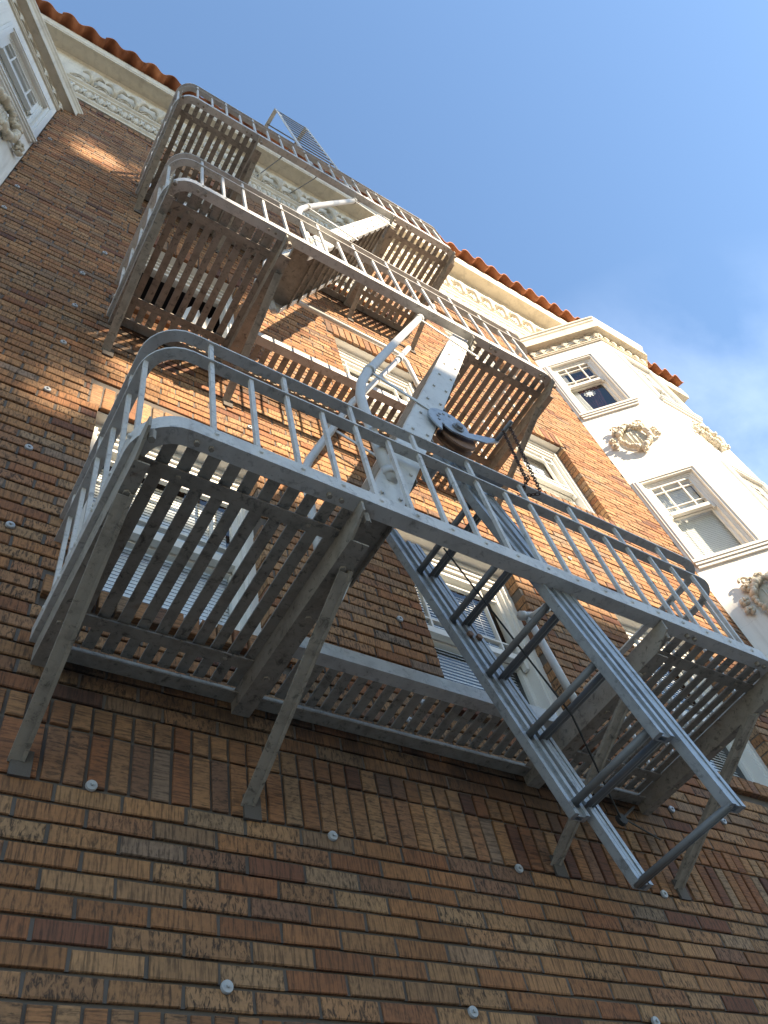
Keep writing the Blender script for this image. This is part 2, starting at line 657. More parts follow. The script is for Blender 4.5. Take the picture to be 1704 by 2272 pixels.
def shown(bk):
    x0, x1, z0, z1 = bk[:4]
    p = project([(x0, 0, z0), (x1, 0, z0), (x1, 0, z1), (x0, 0, z1)])
    cx, cy = p.mean(0)
    if not (0 < cx < 1704 and 0 < cy < 2272):
        return 0
    return 0.5 * abs(sum(p[i][0] * p[(i + 1) % 4][1] - p[(i + 1) % 4][0] * p[i][1] for i in range(4)))


def brick_arrays(bk):
    x0, x1, z0, z1, yf, yb, sold, tn = bk
    c = 0.0035
    jr = rng.uniform(-0.0022, 0.0022, 8)
    vs = [(x0, yb, z0), (x1, yb, z0), (x1, yb, z1), (x0, yb, z1),
          (x0 + jr[0], yf + c, z0 + jr[1]), (x1 + jr[2], yf + c, z0 + jr[3]), (x1 + jr[4], yf + c, z1 + jr[5]), (x0 + jr[6], yf + c, z1 + jr[7]),
          (x0 + c, yf, z0 + c), (x1 - c, yf, z0 + c), (x1 - c, yf, z1 - c), (x0 + c, yf, z1 - c)]
    fs = [(8, 9, 10, 11), (4, 5, 9, 8), (5, 6, 10, 9), (6, 7, 11, 10), (7, 4, 8, 11),
          (0, 1, 5, 4), (1, 2, 6, 5), (2, 3, 7, 6), (3, 0, 4, 7)]
    ou, ov = rng.uniform(0, 40), rng.uniform(0, 40)
    uvs = []
    for i, f in enumerate(fs):
        for q in f:
            X, Y, Z = vs[q]
            if i == 6 or i == 8:
                u, v2 = Y * 0.9 + ou, Z
            elif i == 5 or i == 7:
                u, v2 = X, Y
            else:
                u, v2 = X, Z
            if sold and i not in (6, 8):
                u, v2 = v2, u
            uvs.append((u + ou, v2 + ov))
    return vs, fs, uvs, tn


def brick_mesh(name, lst):
    V, F, U, T = [], [], [], []
    for bk in lst:
        vs, fs, uvs, tn = brick_arrays(bk)
        n = len(V)
        V += vs
        F += [tuple(i + n for i in f) for f in fs]
        U += uvs
        T += [tn] * len(vs)
    me = bpy.data.meshes.new(name)
    me.from_pydata(V, [], F)
    ul = me.uv_layers.new(name='UVMap')
    ul.data.foreach_set('uv', np.array(U, dtype=np.float32).ravel())
    at = me.attributes.new('tone', 'FLOAT_COLOR', 'POINT')
    at.data.foreach_set('color', np.array(T, dtype=np.float32).ravel())
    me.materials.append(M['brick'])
    me.update()
    return me


area = np.array([shown(bk) for bk in bricks])
order = np.argsort(-area)
near = set(order[:300].tolist())
for i in order[:300]:
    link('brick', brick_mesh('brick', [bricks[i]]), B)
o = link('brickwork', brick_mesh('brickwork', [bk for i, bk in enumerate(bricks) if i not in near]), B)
o['kind'] = 'stuff'

# mortar bed behind the bricks, with the window openings left free
mo = MB()
xs = sorted({XL, XR} | {v for w in WX for v in w})
zs = sorted({-3.3, ZT} | {v for w in WZ for v in w})
for i in range(len(xs) - 1):
    for j in range(len(zs) - 1):
        cx, cz = (xs[i] + xs[i + 1]) / 2, (zs[j] + zs[j + 1]) / 2
        if any(a < cx < bb and c < cz < d for a, bb, c, d in OPEN):
            continue
        mo.box(xs[i], xs[i + 1], 0.0125, 0.26, zs[j], zs[j + 1])
for bk in bricks:                                          # struck head joints stand further forward than the raked beds
    if not bk[6] or bk[4] < -0.02:
        x = bk[1]
        if x + JT < XR and not any(a - 0.02 < x + JT / 2 < bb + 0.02 and c - 0.1 < bk[3] < d + 0.03 for a, bb, c, d in OPEN):
            mo.box(x - 0.001, x + JT + 0.001, 0.0055, 0.013, bk[2], bk[3])
tag(mo.build('mortar', M['mortar'], B), kind='stuff')

# ------------------------------------------------------------------ windows
def pane(x0, x1, z0, z1, y):
    return MB().add([(x0, y, z0), (x1, y, z0), (x1, y, z1), (x0, y, z1)], [(0, 1, 2, 3)])


def window(mw, w, h, kind, casing=False, meet=0.46, depth=0.10, label=None):
    """local frame: x 0..w, z 0..h, y into the wall (0 = wall face). depth = reveal before the frame"""
    d = depth
    f = MB()
    jw = 0.045 if not casing else 0.028
    hd = 0.105 if not casing else 0.05
    sd = 0.055 if not casing else 0.016
    if not casing:
        f.box(0.002, w - 0.002, 0.03, d, h - 0.014, h - 0.006)
    # jamb linings, head with stepped mouldings, sill
    f.box(0, jw, d, d + 0.14, 0, h)
    f.box(w - jw, w, d, d + 0.14, 0, h)
    if casing:
        f.box(jw, w - jw, d, d + 0.14, h - 0.03, h)
        f.box(jw, w - jw, d + 0.008, d + 0.14, h - hd, h - 0.03)
    else:
        f.box(jw, w - jw, d, d + 0.14, h - 0.045, h)
        f.box(jw, w - jw, d + 0.018, d + 0.14, h - 0.075, h - 0.045)
        f.box(jw, w - jw, d + 0.034, d + 0.14, h - 0.105, h - 0.075)
    f.box(jw, jw + 0.018, d + sd * 0.4, d + 0.14, 0.03, h - hd)
    f.box(w - jw - 0.018, w - jw, d + sd * 0.4, d + 0.14, 0.03, h - hd)
    f.box(jw, w - jw, d - 0.045 if not casing else -0.01, d + 0.14, 0.0, 0.028)
    if casing:
        for (e, y) in ((0.0, -0.022), (0.022, -0.034), (0.048, -0.024)):
            s = 0.026
            q = 0.004 if e == 0.0 else 0.0
            f.box(-e - s, -e + q, y, d - 0.002, 0.0, h + e + s)
            f.box(w + e - q, w + e + s, y, d - 0.002, 0.0, h + e + s)
            f.box(-e + q, w + e - q, y + 0.0005, d - 0.002, h + e - q, h + e + s)
        f.box(-0.09, w + 0.09, -0.056, d, -0.035, -0.001)
        f.box(-0.08, w + 0.08, -0.044, d, -0.068, -0.035)
        f.box(-0.07, w + 0.07, -0.028, d, -0.105, -0.068)
    win = f.build('window', M['white'], B, mw)
    if label:
        win['label'] = label
    zt = h - hd
    zm = h * meet
    a, e = jw + 0.018, w - jw - 0.018
    # upper sash in front, with border muntins and horns
    y0 = d + sd
    u = MB()
    st = 0.034
    u.box(a, a + st, y0, y0 + 0.035, zm, zt)
    u.box(e - st, e, y0, y0 + 0.035, zm, zt)
    u.box(a + st, e - st, y0, y0 + 0.035, zt - st, zt)
    u.box(a + st, e - st, y0 - 0.012, y0 + 0.035, zm - 0.008, zm + 0.042)
    for xx in (a, e - st):
        u.prism([(xx, zm), (xx + st, zm), (xx + st - 0.008, zm - 0.055), (xx + 0.008, zm - 0.055)], y0 - 0.006, y0 + 0.03)
    if kind == 'open':                                      # both sashes pushed right up behind the head
        u = MB().box(a, e, y0, y0 + 0.035, zt - 0.05, zt)
        u.build('upper_sash', M['white'], win, mw)
    else:
        u.build('upper_sash', M['white'], win, mw)
    gx0, gx1, gz0, gz1 = a + st, e - st, zm + 0.042, zt - st
    mt = MB()
    for xx in (gx0 + 0.11, gx1 - 0.11 - 0.014):
        mt.box(xx, xx + 0.014, y0 + 0.004, y0 + 0.03, gz0, gz1)
    for zz in (gz0 + 0.085, gz1 - 0.085 - 0.014):
        for s0, s1 in ((gx0, gx0 + 0.11), (gx0 + 0.124, gx1 - 0.124), (gx1 - 0.11, gx1)):
            mt.box(s0, s1, y0 + 0.004, y0 + 0.03, zz, zz + 0.014)
    if kind != 'open':
        mt.build('muntin', M['white'], win, mw)
        pane(gx0, gx1, gz0, gz1, y0 + 0.018).build('pane', M['glass'], win, mw)
    # lower sash
    y1 = y0 + 0.042
    l = MB()
    zb = 0.03
    if kind == 'open':
        lift = h - hd - zm - 0.03
    else:
        lift = 0.0
    l.box(a, a + st, y1, y1 + 0.035, zb + lift, zm + 0.02 + lift)
    l.box(e - st, e, y1, y1 + 0.035, zb + lift, zm + 0.02 + lift)
    l.box(a + st, e - st, y1, y1 + 0.035, zb + lift, zb + 0.055 + lift)
    l.box(a + st, e - st, y1, y1 + 0.035, zm - 0.02 + lift, zm + 0.02 + lift)
    if kind != 'open':
        l.build('lower_sash', M['white'], win, mw)
        pane(a + st, e - st, zb + 0.055 + lift, zm - 0.02 + lift, y1 + 0.018).build('pane', M['glass'], win, mw)
    # what stands behind the glass
    yb = y1 + 0.085
    if kind in ('blind', 'blind_low'):
        top = zt - 0.02
        bl = MB()
        n = int((top - 0.05) / 0.026)
        for k in range(n):
            zz = 0.06 + k * 0.026
            bl.bar((a + 0.01, yb, zz), (e - 0.01, yb, zz), 0.0275, 0.0012, (0, -0.985, 0.17) if kind == 'blind' else (0, -0.90, 0.43))
        bl.build('blind', M['blind'], win, mw)
        cd = MB()
        for xx in (a + 0.13, e - 0.13):
            cd.box(xx, xx + 0.004, yb - 0.016, yb - 0.013, 0.05, top)
        cd.build('blind_cord', M['blind'], win, mw)
    elif kind == 'shade':
        sh = MB()
        sh.box(a, e, yb, yb + 0.006, 0.05, zt)
        sh.build('roller_shade', M['blind'], win, mw)
    elif kind == 'red':
        c = MB()
        n = 26
        xs_ = [a + (e - a) * (0.45 + 0.55 * k / n) for k in range(n + 1)]
        ys_ = [yb + 0.05 + 0.018 * math.sin(k * 1.9) for k in range(n + 1)]
        vs = [(xs_[k] - 0.16 * (1 - zz), ys_[k], 0.03 + zz * (zt - 0.03)) for zz in (0, 1) for k in range(n + 1)]
        c.add(vs, [(k, k + 1, k + n + 2, k + n + 1) for k in range(n)])
        c.build('red_curtain', M['curtain_red'], win, mw)
        c = MB()
        n = 22
        vs = []
        for zz in (0, 0.35, 0.7, 1):
            wd = 0.34 - 0.10 * math.sin(zz * 2.2)
            for k in range(n + 1):
                vs.append((a + (e - a) * wd * k / n, y1 + 0.042 + 0.012 * math.sin(k * 1.75 + zz), 0.03 + zz * (zt - 0.03)))
        fs = [(j * (n + 1) + k, j * (n + 1) + k + 1, (j + 1) * (n + 1) + k + 1, (j + 1) * (n + 1) + k) for j in range(3) for k in range(n)]
        c.add(vs, fs).build('lace_curtain', M['lace'], win, mw)
        dsk = MB().lump((a + (e - a) * 0.5, y1 + 0.045, zm - 0.13), (0.05, 0.006, 0.05), 16, 6, 1)
        for k in range(10):
            an = k * 0.628
            dsk.lump((a + (e - a) * 0.5 + 0.068 * math.cos(an), y1 + 0.045, zm - 0.13 + 0.068 * math.sin(an)), (0.014, 0.004, 0.014), 6, 4, k)
        dsk.build('window_ornament', M['lace'], win, mw)
    elif kind == 'curtain':
        c = MB()
        n = 34
        vs = [(a + (e - a) * k / n, yb + 0.012 * math.sin(k * 1.4), zz) for zz in (0.03, zt) for k in range(n + 1)]
        c.add(vs, [(k, k + 1, k + n + 2, k + n + 1) for k in range(n)]).build('curtain', M['lace'], win, mw)
    elif kind == 'open':
        c = MB()
        n = 16
        vs = [(e - 0.30 + 0.28 * k / n - 0.12 * zz, yb + 0.02 * math.sin(k * 1.6) - 0.05 * zz, 0.1 + 1.1 * (1 - zz)) for zz in (0, 0.5, 1) for k in range(n + 1)]
        fs = [(j * (n + 1) + k, j * (n + 1) + k + 1, (j + 1) * (n + 1) + k + 1, (j + 1) * (n + 1) + k) for j in range(2) for k in range(n)]
        c.add(vs, fs).build('curtain', M['lace'], win, mw)
    rm = MB()
    y2 = yb + 1.3
    rm.add([(0.0, d + 0.14, 0), (w, d + 0.14, 0), (w, d + 0.14, h), (0, d + 0.14, h),
            (-0.6, y2, -0.3), (w + 0.6, y2, -0.3), (w + 0.6, y2, h + 0.3), (-0.6, y2, h + 0.3)],
           [(4, 5, 6, 7), (0, 1, 5, 4), (1, 2, 6, 5), (2, 3, 7, 6), (3, 0, 4, 7)])
    rm.build('dark_room', M['dark_room'], win, mw)
    return win


kinds = [['blind', 'blind_low', 'blind_low'], ['open', 'shade', 'shade'], ['shade', 'shade', 'curtain']]
for j, (c, d) in enumerate(WZ):
    for i, (a, bb) in enumerate(WX):
        window(Matrix.Translation((a, 0, c)), bb - a, d - c, kinds[j][i],
               label='sash window raised open on a dark room' if kinds[j][i] == 'open' else None)

# brick-coloured window head soffit trim (cream board under each soldier lintel) sits inside window()

# ------------------------------------------------------------------ bays
def face_matrix(p, q):
    d = Vector((q[0] - p[0], q[1] - p[1], 0)).normalized()
    inn = Vector((-d.y, d.x, 0))
    return Matrix(((d.x, inn.x, 0, p[0]), (d.y, inn.y, 0, p[1]), (0, 0, 1, 0), (0, 0, 0, 1)))


def bay_face(p, q, ztop, holes, name='bay_wall'):
    L = math.hypot(q[0] - p[0], q[1] - p[1])
    mw = face_matrix(p, q)
    mb = MB()
    xs = sorted({0, L} | {v for hh in holes for v in hh[:2]})
    zs = sorted({-3.3, ztop} | {v for hh in holes for v in hh[2:4]})
    for i in range(len(xs) - 1):
        for j in range(len(zs) - 1):
            cx, cz = (xs[i] + xs[i + 1]) / 2, (zs[j] + zs[j + 1]) / 2
            if any(hh[0] < cx < hh[1] and hh[2] < cz < hh[3] for hh in holes):
                continue
            mb.box(xs[i], xs[i + 1], 0, 0.07, zs[j], zs[j + 1])
    mb.build(name, M['stucco'], B, mw)
    for hh in holes:
        window(mw @ Matrix.Translation((hh[0], 0, hh[2])), hh[1] - hh[0], hh[3] - hh[2], hh[4], True, 0.57, 0.02, hh[5] if len(hh) > 5 else None)
    return mw, L


def leaf_motif(s=1.0):
    """acanthus fan: knob with ribs curling up and outwards, trefoil on top (local x right, y out = -, z up)"""
    mb = MB()
    mb.lump((0, -0.02 * s, 0), (0.03 * s, 0.03 * s, 0.025 * s), 8, 5, 3)
    for sgn in (-1, 1):
        for k, (dx, dz) in enumerate(((0.13, 0.20), (0.10, 0.25), (0.055, 0.29), (0.02, 0.30))):
            pts = []
            for i in range(7):
                tt = i / 6
                pts.append((sgn * dx * s * (tt ** 1.6), -(0.02 + 0.035 * math.sin(tt * 2.6)) * s, dz * s * math.sin(tt * 1.5)))
            mb.tube(pts, [0.013 * s, 0.014 * s, 0.015 * s, 0.016 * s, 0.016 * s, 0.013 * s, 0.006 * s], 6)
    for (x, zz, rr) in ((0, 0.36, 0.026), (-0.035, 0.335, 0.022), (0.035, 0.335, 0.022), (0, 0.42, 0.018), (-0.03, 0.40, 0.014), (0.03, 0.40, 0.014)):
        mb.lump((x * s, -0.022 * s, zz * s), (rr * s, 0.02 * s, rr * s), 7, 4, int(zz * 100))
    return mb


LEAF = leaf_motif(1.0).mesh('acanthus_leaf', M['cream'], True)
LEAFS = leaf_motif(0.46).mesh('acanthus_leaf', M['cream'], True)


def cartouche(mw, s=1.0):
    mb = MB()
    rr = random.Random(5)
    # shield with raised ridges
    mb.prism([(0.13 * s * math.cos(a) * (1 + 0.1 * math.cos(2 * a)), 0.19 * s * math.sin(a)) for a in [k * math.pi / 12 for k in range(24)]], -0.035 * s, 0.01)
    for x in (-0.05, 0.0, 0.05):
        mb.box((x - 0.006) * s, (x + 0.006) * s, -0.046 * s, -0.034 * s, -0.14 * s, 0.14 * s)
    for k in range(30):                                      # scrolled rim
        a = k * 2 * math.pi / 30
        rx, rz = 0.165 * s * (1 + 0.10 * math.cos(2 * a)), 0.235 * s
        q = rr.uniform(0.024, 0.042) * s
        mb.lump((rx * math.cos(a), -0.045 * s - rr.uniform(0, 0.03) * s, rz * math.sin(a)), (q, q * 1.3, q * rr.uniform(0.8, 1.3)), 7, 5, k)
    for (x, zz) in ((-0.27, 0.05), (-0.28, -0.06), (0.27, 0.06), (0.28, -0.05), (0.0, 0.29), (-0.09, 0.27), (0.1, 0.26), (0.02, -0.27), (-0.17, 0.2), (0.17, 0.2)):
        for k in range(6):                                   # blossoms
            a = k * 1.047 + rr.uniform(0, 1)
            mb.lump((x * s + 0.03 * s * math.cos(a), -0.045 * s, zz * s + 0.026 * s * math.sin(a)), (0.024 * s, 0.032 * s, 0.02 * s), 6, 4, k + int(100 * x))
        mb.lump((x * s, -0.075 * s, zz * s), (0.016 * s, 0.016 * s, 0.016 * s), 6, 4, 2)
    for sg in (-1, 1):                                       # scrolls
        pts = []
        for k in range(16):
            a = k * 0.5
            q = 0.055 * s * (1 - k / 20)
            pts.append((sg * (0.15 * s + q * math.cos(a)), -0.06 * s, 0.27 * s + q * math.sin(a)))
        mb.tube(pts, 0.014 * s, 6)
    return mb.build('cartouche', M['cream'], B, mw, True)


def bay(x0, sg, ztop, zfr, holes45, holesF, holes45b, carts):
    h = 0.714
    P = [(x0, 0.05), (x0, 0.0)]
    path = [(x0, 0.0), (x0 + sg * h, -h), (x0 + sg * (h + 0.94), -h), (x0 + sg * (2 * h + 0.94), 0.0)]
    if sg < 0:
        path = path[::-1]
    # path now runs left to right seen from the street, so that its outward side is towards the street
    idx = (0, 1, 2)
    hs = [holes45, holesF, holes45b] if sg > 0 else [holes45b, holesF, holes45]
    mws = []
    for i in idx:
        mws.append(bay_face(path[i], path[i + 1], ztop + 0.06, hs[i]))
    # cornice
    ext = [(path[0][0] - 0.14 * 1.0, path[0][1] + 0.14)] + path[1:3] + [(path[3][0] + 0.14, path[3][1] + 0.14)]
    co = MB()
    pr = [(0.001, zfr + 0.19), (0.03, zfr + 0.19), (0.03, zfr + 0.205), (0.105, zfr + 0.215), (0.113, zfr + 0.20), (0.122, zfr + 0.20), (0.122, zfr + 0.36),
          (0.138, zfr + 0.385), (0.138, zfr + 0.42), (0.155, zfr + 0.44), (0.155, zfr + 0.475), (0.001, zfr + 0.475)]
    co.sweep(ext, pr)
    co.build('bay_cornice', M['cream'], B)
    md = MB()
    md.sweep(path, [(0.0, zfr - 0.03), (0.022, zfr - 0.03), (0.022, zfr - 0.012), (0.034, zfr - 0.006), (0.034, zfr + 0.012), (0.0, zfr + 0.016)])
    md.build('bay_frieze_moulding', M['cream'], B)
    md = MB()
    md.prism([(a, bb + (0.0 if bb < -0.1 else 0.05)) for a, bb in path], zfr + 0.44, zfr + 0.52, 'z')
    md.build('bay_roof', M['cream'], B)
    # leaves and scallops of the frieze
    for i in idx:
        mw, L = mws[i]
        n = max(2, round(L / 0.165))
        for k in range(n + 1):
            u = L * k / n
            link('acanthus_leaf', LEAFS, B, mw @ Matrix.Translation((min(max(u, 0.02), L - 0.02), -0.012, zfr + 0.012)))
        sc = MB()
        for k in range(n):
            cx, rw = L * (k + 0.5) / n, L / n * 0.42
            pts = [(cx + rw * math.cos(a), -0.012, zfr + 0.02 + 0.06 * math.sin(a)) for a in [q * math.pi / 6 for q in range(7)]]
            sc.tube(pts, 0.011, 6)
        sc.build('frieze_scallop', M['cream'], B, mw, True)
    for (i, u, zz, s) in carts:
        mw, L = mws[i]
        cartouche(mw @ Matrix.Translation((u, 0, zz)), s)
    return path


R2, R1 = (3.77, 5.12), (6.72, 8.07)
bay(XR, 1, 8.64, 8.44,
    [(0.105, 0.70, 0.83, 2.15, 'blind'), (0.105, 0.70, *R2, 'blind'), (0.105, 0.70, *R1, 'red', 'bay window with a wine red curtain, lace and a round glass ornament')],
    [(0.17, 0.77, *R2, 'curtain'), (0.17, 0.77, *R1, 'blind')],
    [(0.31, 0.905, *R2, 'blind'), (0.31, 0.905, *R1, 'blind')],
    [(0, 0.40, 5.93, 0.95), (1, 0.47, 5.93, 0.9), (0, 0.45, 3.05, 1.0), (1, 0.47, 3.05, 0.9)])
# on the left bay the near 45 degree face is path index 2, u measured from the street corner
bay(XL, -1, 8.20, 7.95,
    [(0.23, 0.91, 6.37, 7.50, 'blind'), (0.23, 0.91, 3.4, 4.7, 'blind')],
    [(0.17, 0.77, 6.37, 7.50, 'blind'), (0.17, 0.77, 3.4, 4.7, 'curtain')],
    [(0.1, 0.78, 6.37, 7.50, 'blind')],
    [(2, 0.66, 5.72, 0.95), (1, 0.47, 5.72, 0.9)])

# ------------------------------------------------------------------ wall body, frieze, eave
EX0, EX1 = -7.0, 10.45
bd = MB()
bd.box(EX0 + 0.3, XL - 0.004, 0.05, 9.0, -3.3, ZT)
bd.box(XR + 0.004, EX1 - 0.45, 0.05, 9.0, -3.3, ZT)
bd.box(XL, XR, 2.4, 9.0, -3.3, ZT)
bd.box(EX0 + 0.3, EX1 - 0.45, 0.06, 9.0, ZT + 0.001, 10.95)
bd.build('side_wall', M['stucco'], B)
fz = MB()
prof = [(-0.06, 8.90), (0.02, 8.90), (0.02, 8.955), (0.045, 8.985), (0.045, 9.34), (0.075, 9.36), (0.075, 9.40), (0.055, 9.42), (0.055, 9.47),
        (0.09, 9.50), (0.09, 9.54), (0.06, 9.57), (0.06, 10.66), (0.085, 10.69), (0.085, 10.705), (-0.06, 10.705)]
fz.sweep([(EX0 + 0.3, 0.0), (EX1 - 0.45, 0.0)], prof)
fz.build('frieze', M['cream'], B)
ev = MB()
prof = [(0.0, 10.706), (0.262, 10.706), (0.262, 10.69), (0.285, 10.69), (0.285, 10.735), (0.297, 10.75), (0.297, 11.03), (0.0, 11.03)]
ev.sweep([(EX0, 0.0), (EX1, 0.0)], prof)
ev.build('eave', M['cream'], B)
# leaf row on the band under the frieze, and the fan leaves above it
eg = MB()
x = EX0 + 0.4
k = 0
while x < EX1 - 0.5:
    if k % 2 == 0:
        eg.lump((x, -0.05, 9.17), (0.034, 0.03, 0.15), 7, 5, k)
    else:
        eg.bar((x - 0.03, -0.05, 9.04), (x + 0.02, -0.055, 9.31), 0.022, 0.03, (0, 1, 0))
        eg.bar((x + 0.03, -0.05, 9.04), (x - 0.02, -0.055, 9.31), 0.016, 0.03, (0, 1, 0))
    x += 0.0708
    k += 1
tag(eg.build('leaf_and_dart_band', M['cream'], B, None, True), kind='stuff')
k = -19
while 4.54 + 0.283 * k < EX1 - 0.5:
    x = 4.54 + 0.283 * k
    link('acanthus_leaf', LEAF, B, Matrix.Translation((x, -0.06, 9.66)) @ Matrix.Diagonal((1.05, 1.7, 1.2, 1)))
    k += 1
sw = MB()
for k in range(-24, 20):
    cx = 4.54 + 0.283 * (k + 0.5)
    if EX0 + 0.5 < cx < EX1 - 0.6:
        pts = [(cx + 0.10 * math.cos(a), -0.07, 9.66 + 0.20 * math.sin(a)) for a in [q * math.pi / 8 for q in range(9)]]
        sw.tube(pts, 0.014, 6)
        pts = [(cx + 0.06 * math.cos(a), -0.068, 9.66 + 0.14 * math.sin(a)) for a in [q * math.pi / 8 for q in range(9)]]
        sw.tube(pts, 0.010, 6)
tag(sw.build('frieze_swags', M['cream'], B, None, True), kind='stuff')

# roof: deck and S tiles
slope = math.radians(19)
dk = MB()
dk.prism([(-0.30, 11.031), (5.0, 11.031 + 5.3 * math.tan(slope)), (5.0, 11.02 + 5.3 * math.tan(slope) - 0.3), (-0.30, 11.0305)], EX0, EX1, 'x')
dk.build('roof_deck', M['facade'], B)
TP = 0.283


def tile_mesh():
    n = 12
    prof = []
    for i in range(n + 1):
        tt = i / n
        if tt < 0.62:
            zz = 0.072 * math.sin(math.pi * tt / 0.62)
        else:
            zz = -0.036 * math.sin(math.pi * (tt - 0.62) / 0.38)
        prof.append((tt * (TP + 0.012), zz))
    vs, fs = [], []
    Lt = 0.43
    for y, lift in ((0.0, 0.024), (Lt, 0.0)):
        for th in (0.0, 0.016):
            for (x, zz) in prof:
                vs.append((x, y, zz + lift - th))
    m_ = n + 1
    for i in range(n):
        fs.append((i, i + 1, 2 * m_ + i + 1, 2 * m_ + i))
        fs.append((m_ + i + 1, m_ + i, 3 * m_ + i, 3 * m_ + i + 1))
        fs.append((i + 1, i, m_ + i, m_ + i + 1))
    mb = MB()
    mb.add(vs, fs)
    return mb.mesh('roof_tile', M['tile'], True)


TM = tile_mesh()
rt = Matrix.Rotation(slope, 4, 'X')
rr = random.Random(3)
for rw in range(3):
    k = 0
    x = -2.9
    while x < EX1 - 0.15:
        yy = -0.425 + rw * 0.345 * math.cos(slope)
        zz = 11.055 + rw * 0.345 * math.sin(slope) + rw * 0.012
        mw = Matrix.Translation((x, yy + rr.uniform(-0.012, 0.012), zz + rr.uniform(-0.004, 0.004))) @ rt @ Matrix.Rotation(rr.uniform(-0.012, 0.012), 4, 'Z')
        link('roof_tile', TM, B, mw)
        x += TP

# ------------------------------------------------------------------ wall anchors (tie-rod washers)
an = MB()
n = 18
an.tube([(0, -0.008, 0), (0, -0.003, 0), (0, 0.002, 0)], [0.0175, 0.019, 0.019], n)
an.tube([(0, -0.016, 0), (0, -0.008, 0)], 0.0062, 6)
AM = an.mesh('wall_anchor', M['galv'])
for (x, z) in [(0.234, 0.006), (0.682, -0.565), (1.113, -0.015), (1.561, -0.578), (1.995, -0.007), (2.864, 0.0), (2.443, -0.559), (3.267, 1.665), (3.27, 0.522),
               (3.697, 0.53), (-0.218, 1.142), (-0.243, 2.309), (-0.239, 2.898), (-0.241, 3.455), (-0.258, 4.018), (1.738, 1.373), (1.292, 0.795), (1.736, 0.794),
               (1.619, 0.656), (-0.241, 1.729), (0.94, 2.808), (3.689, 2.839), (4.365, 2.824), (-0.879, 5.098), (-0.873, 4.545), (-0.879, 6.781), (-0.157, 4.592), (4.33, 0.55), (3.70, 1.65)]:
    link('wall_anchor', AM, B, Matrix.Translation((x, -0.004, z)) @ Matrix.Rotation(x * 9, 4, 'Y'))

# ------------------------------------------------------------------ fire escape balconies
X0, X1 = -0.045, 3.09
YF = -1.03


def rail_path(off, r=0.16, yend=0.0, n=7):
    """U-shaped plan line from the wall round the balcony; off = inset from its outer line"""
    a, bb, f = X0 + off, X1 - off, YF + off
    r = r - off
    p = [(a, yend), (a, f + r)]
    for k in range(1, n):
        t_ = math.pi / 2 * k / n
        p.append((a + r - r * math.cos(t_), f + r - r * math.sin(t_)))
    p += [(a + r, f), (bb - r, f)]
    for k in range(1, n):
        t_ = math.pi / 2 * k / n
        p.append((bb - r + r * math.sin(t_), f + r - r * math.cos(t_)))
    p += [(bb, f + r), (bb, yend)]
    return p


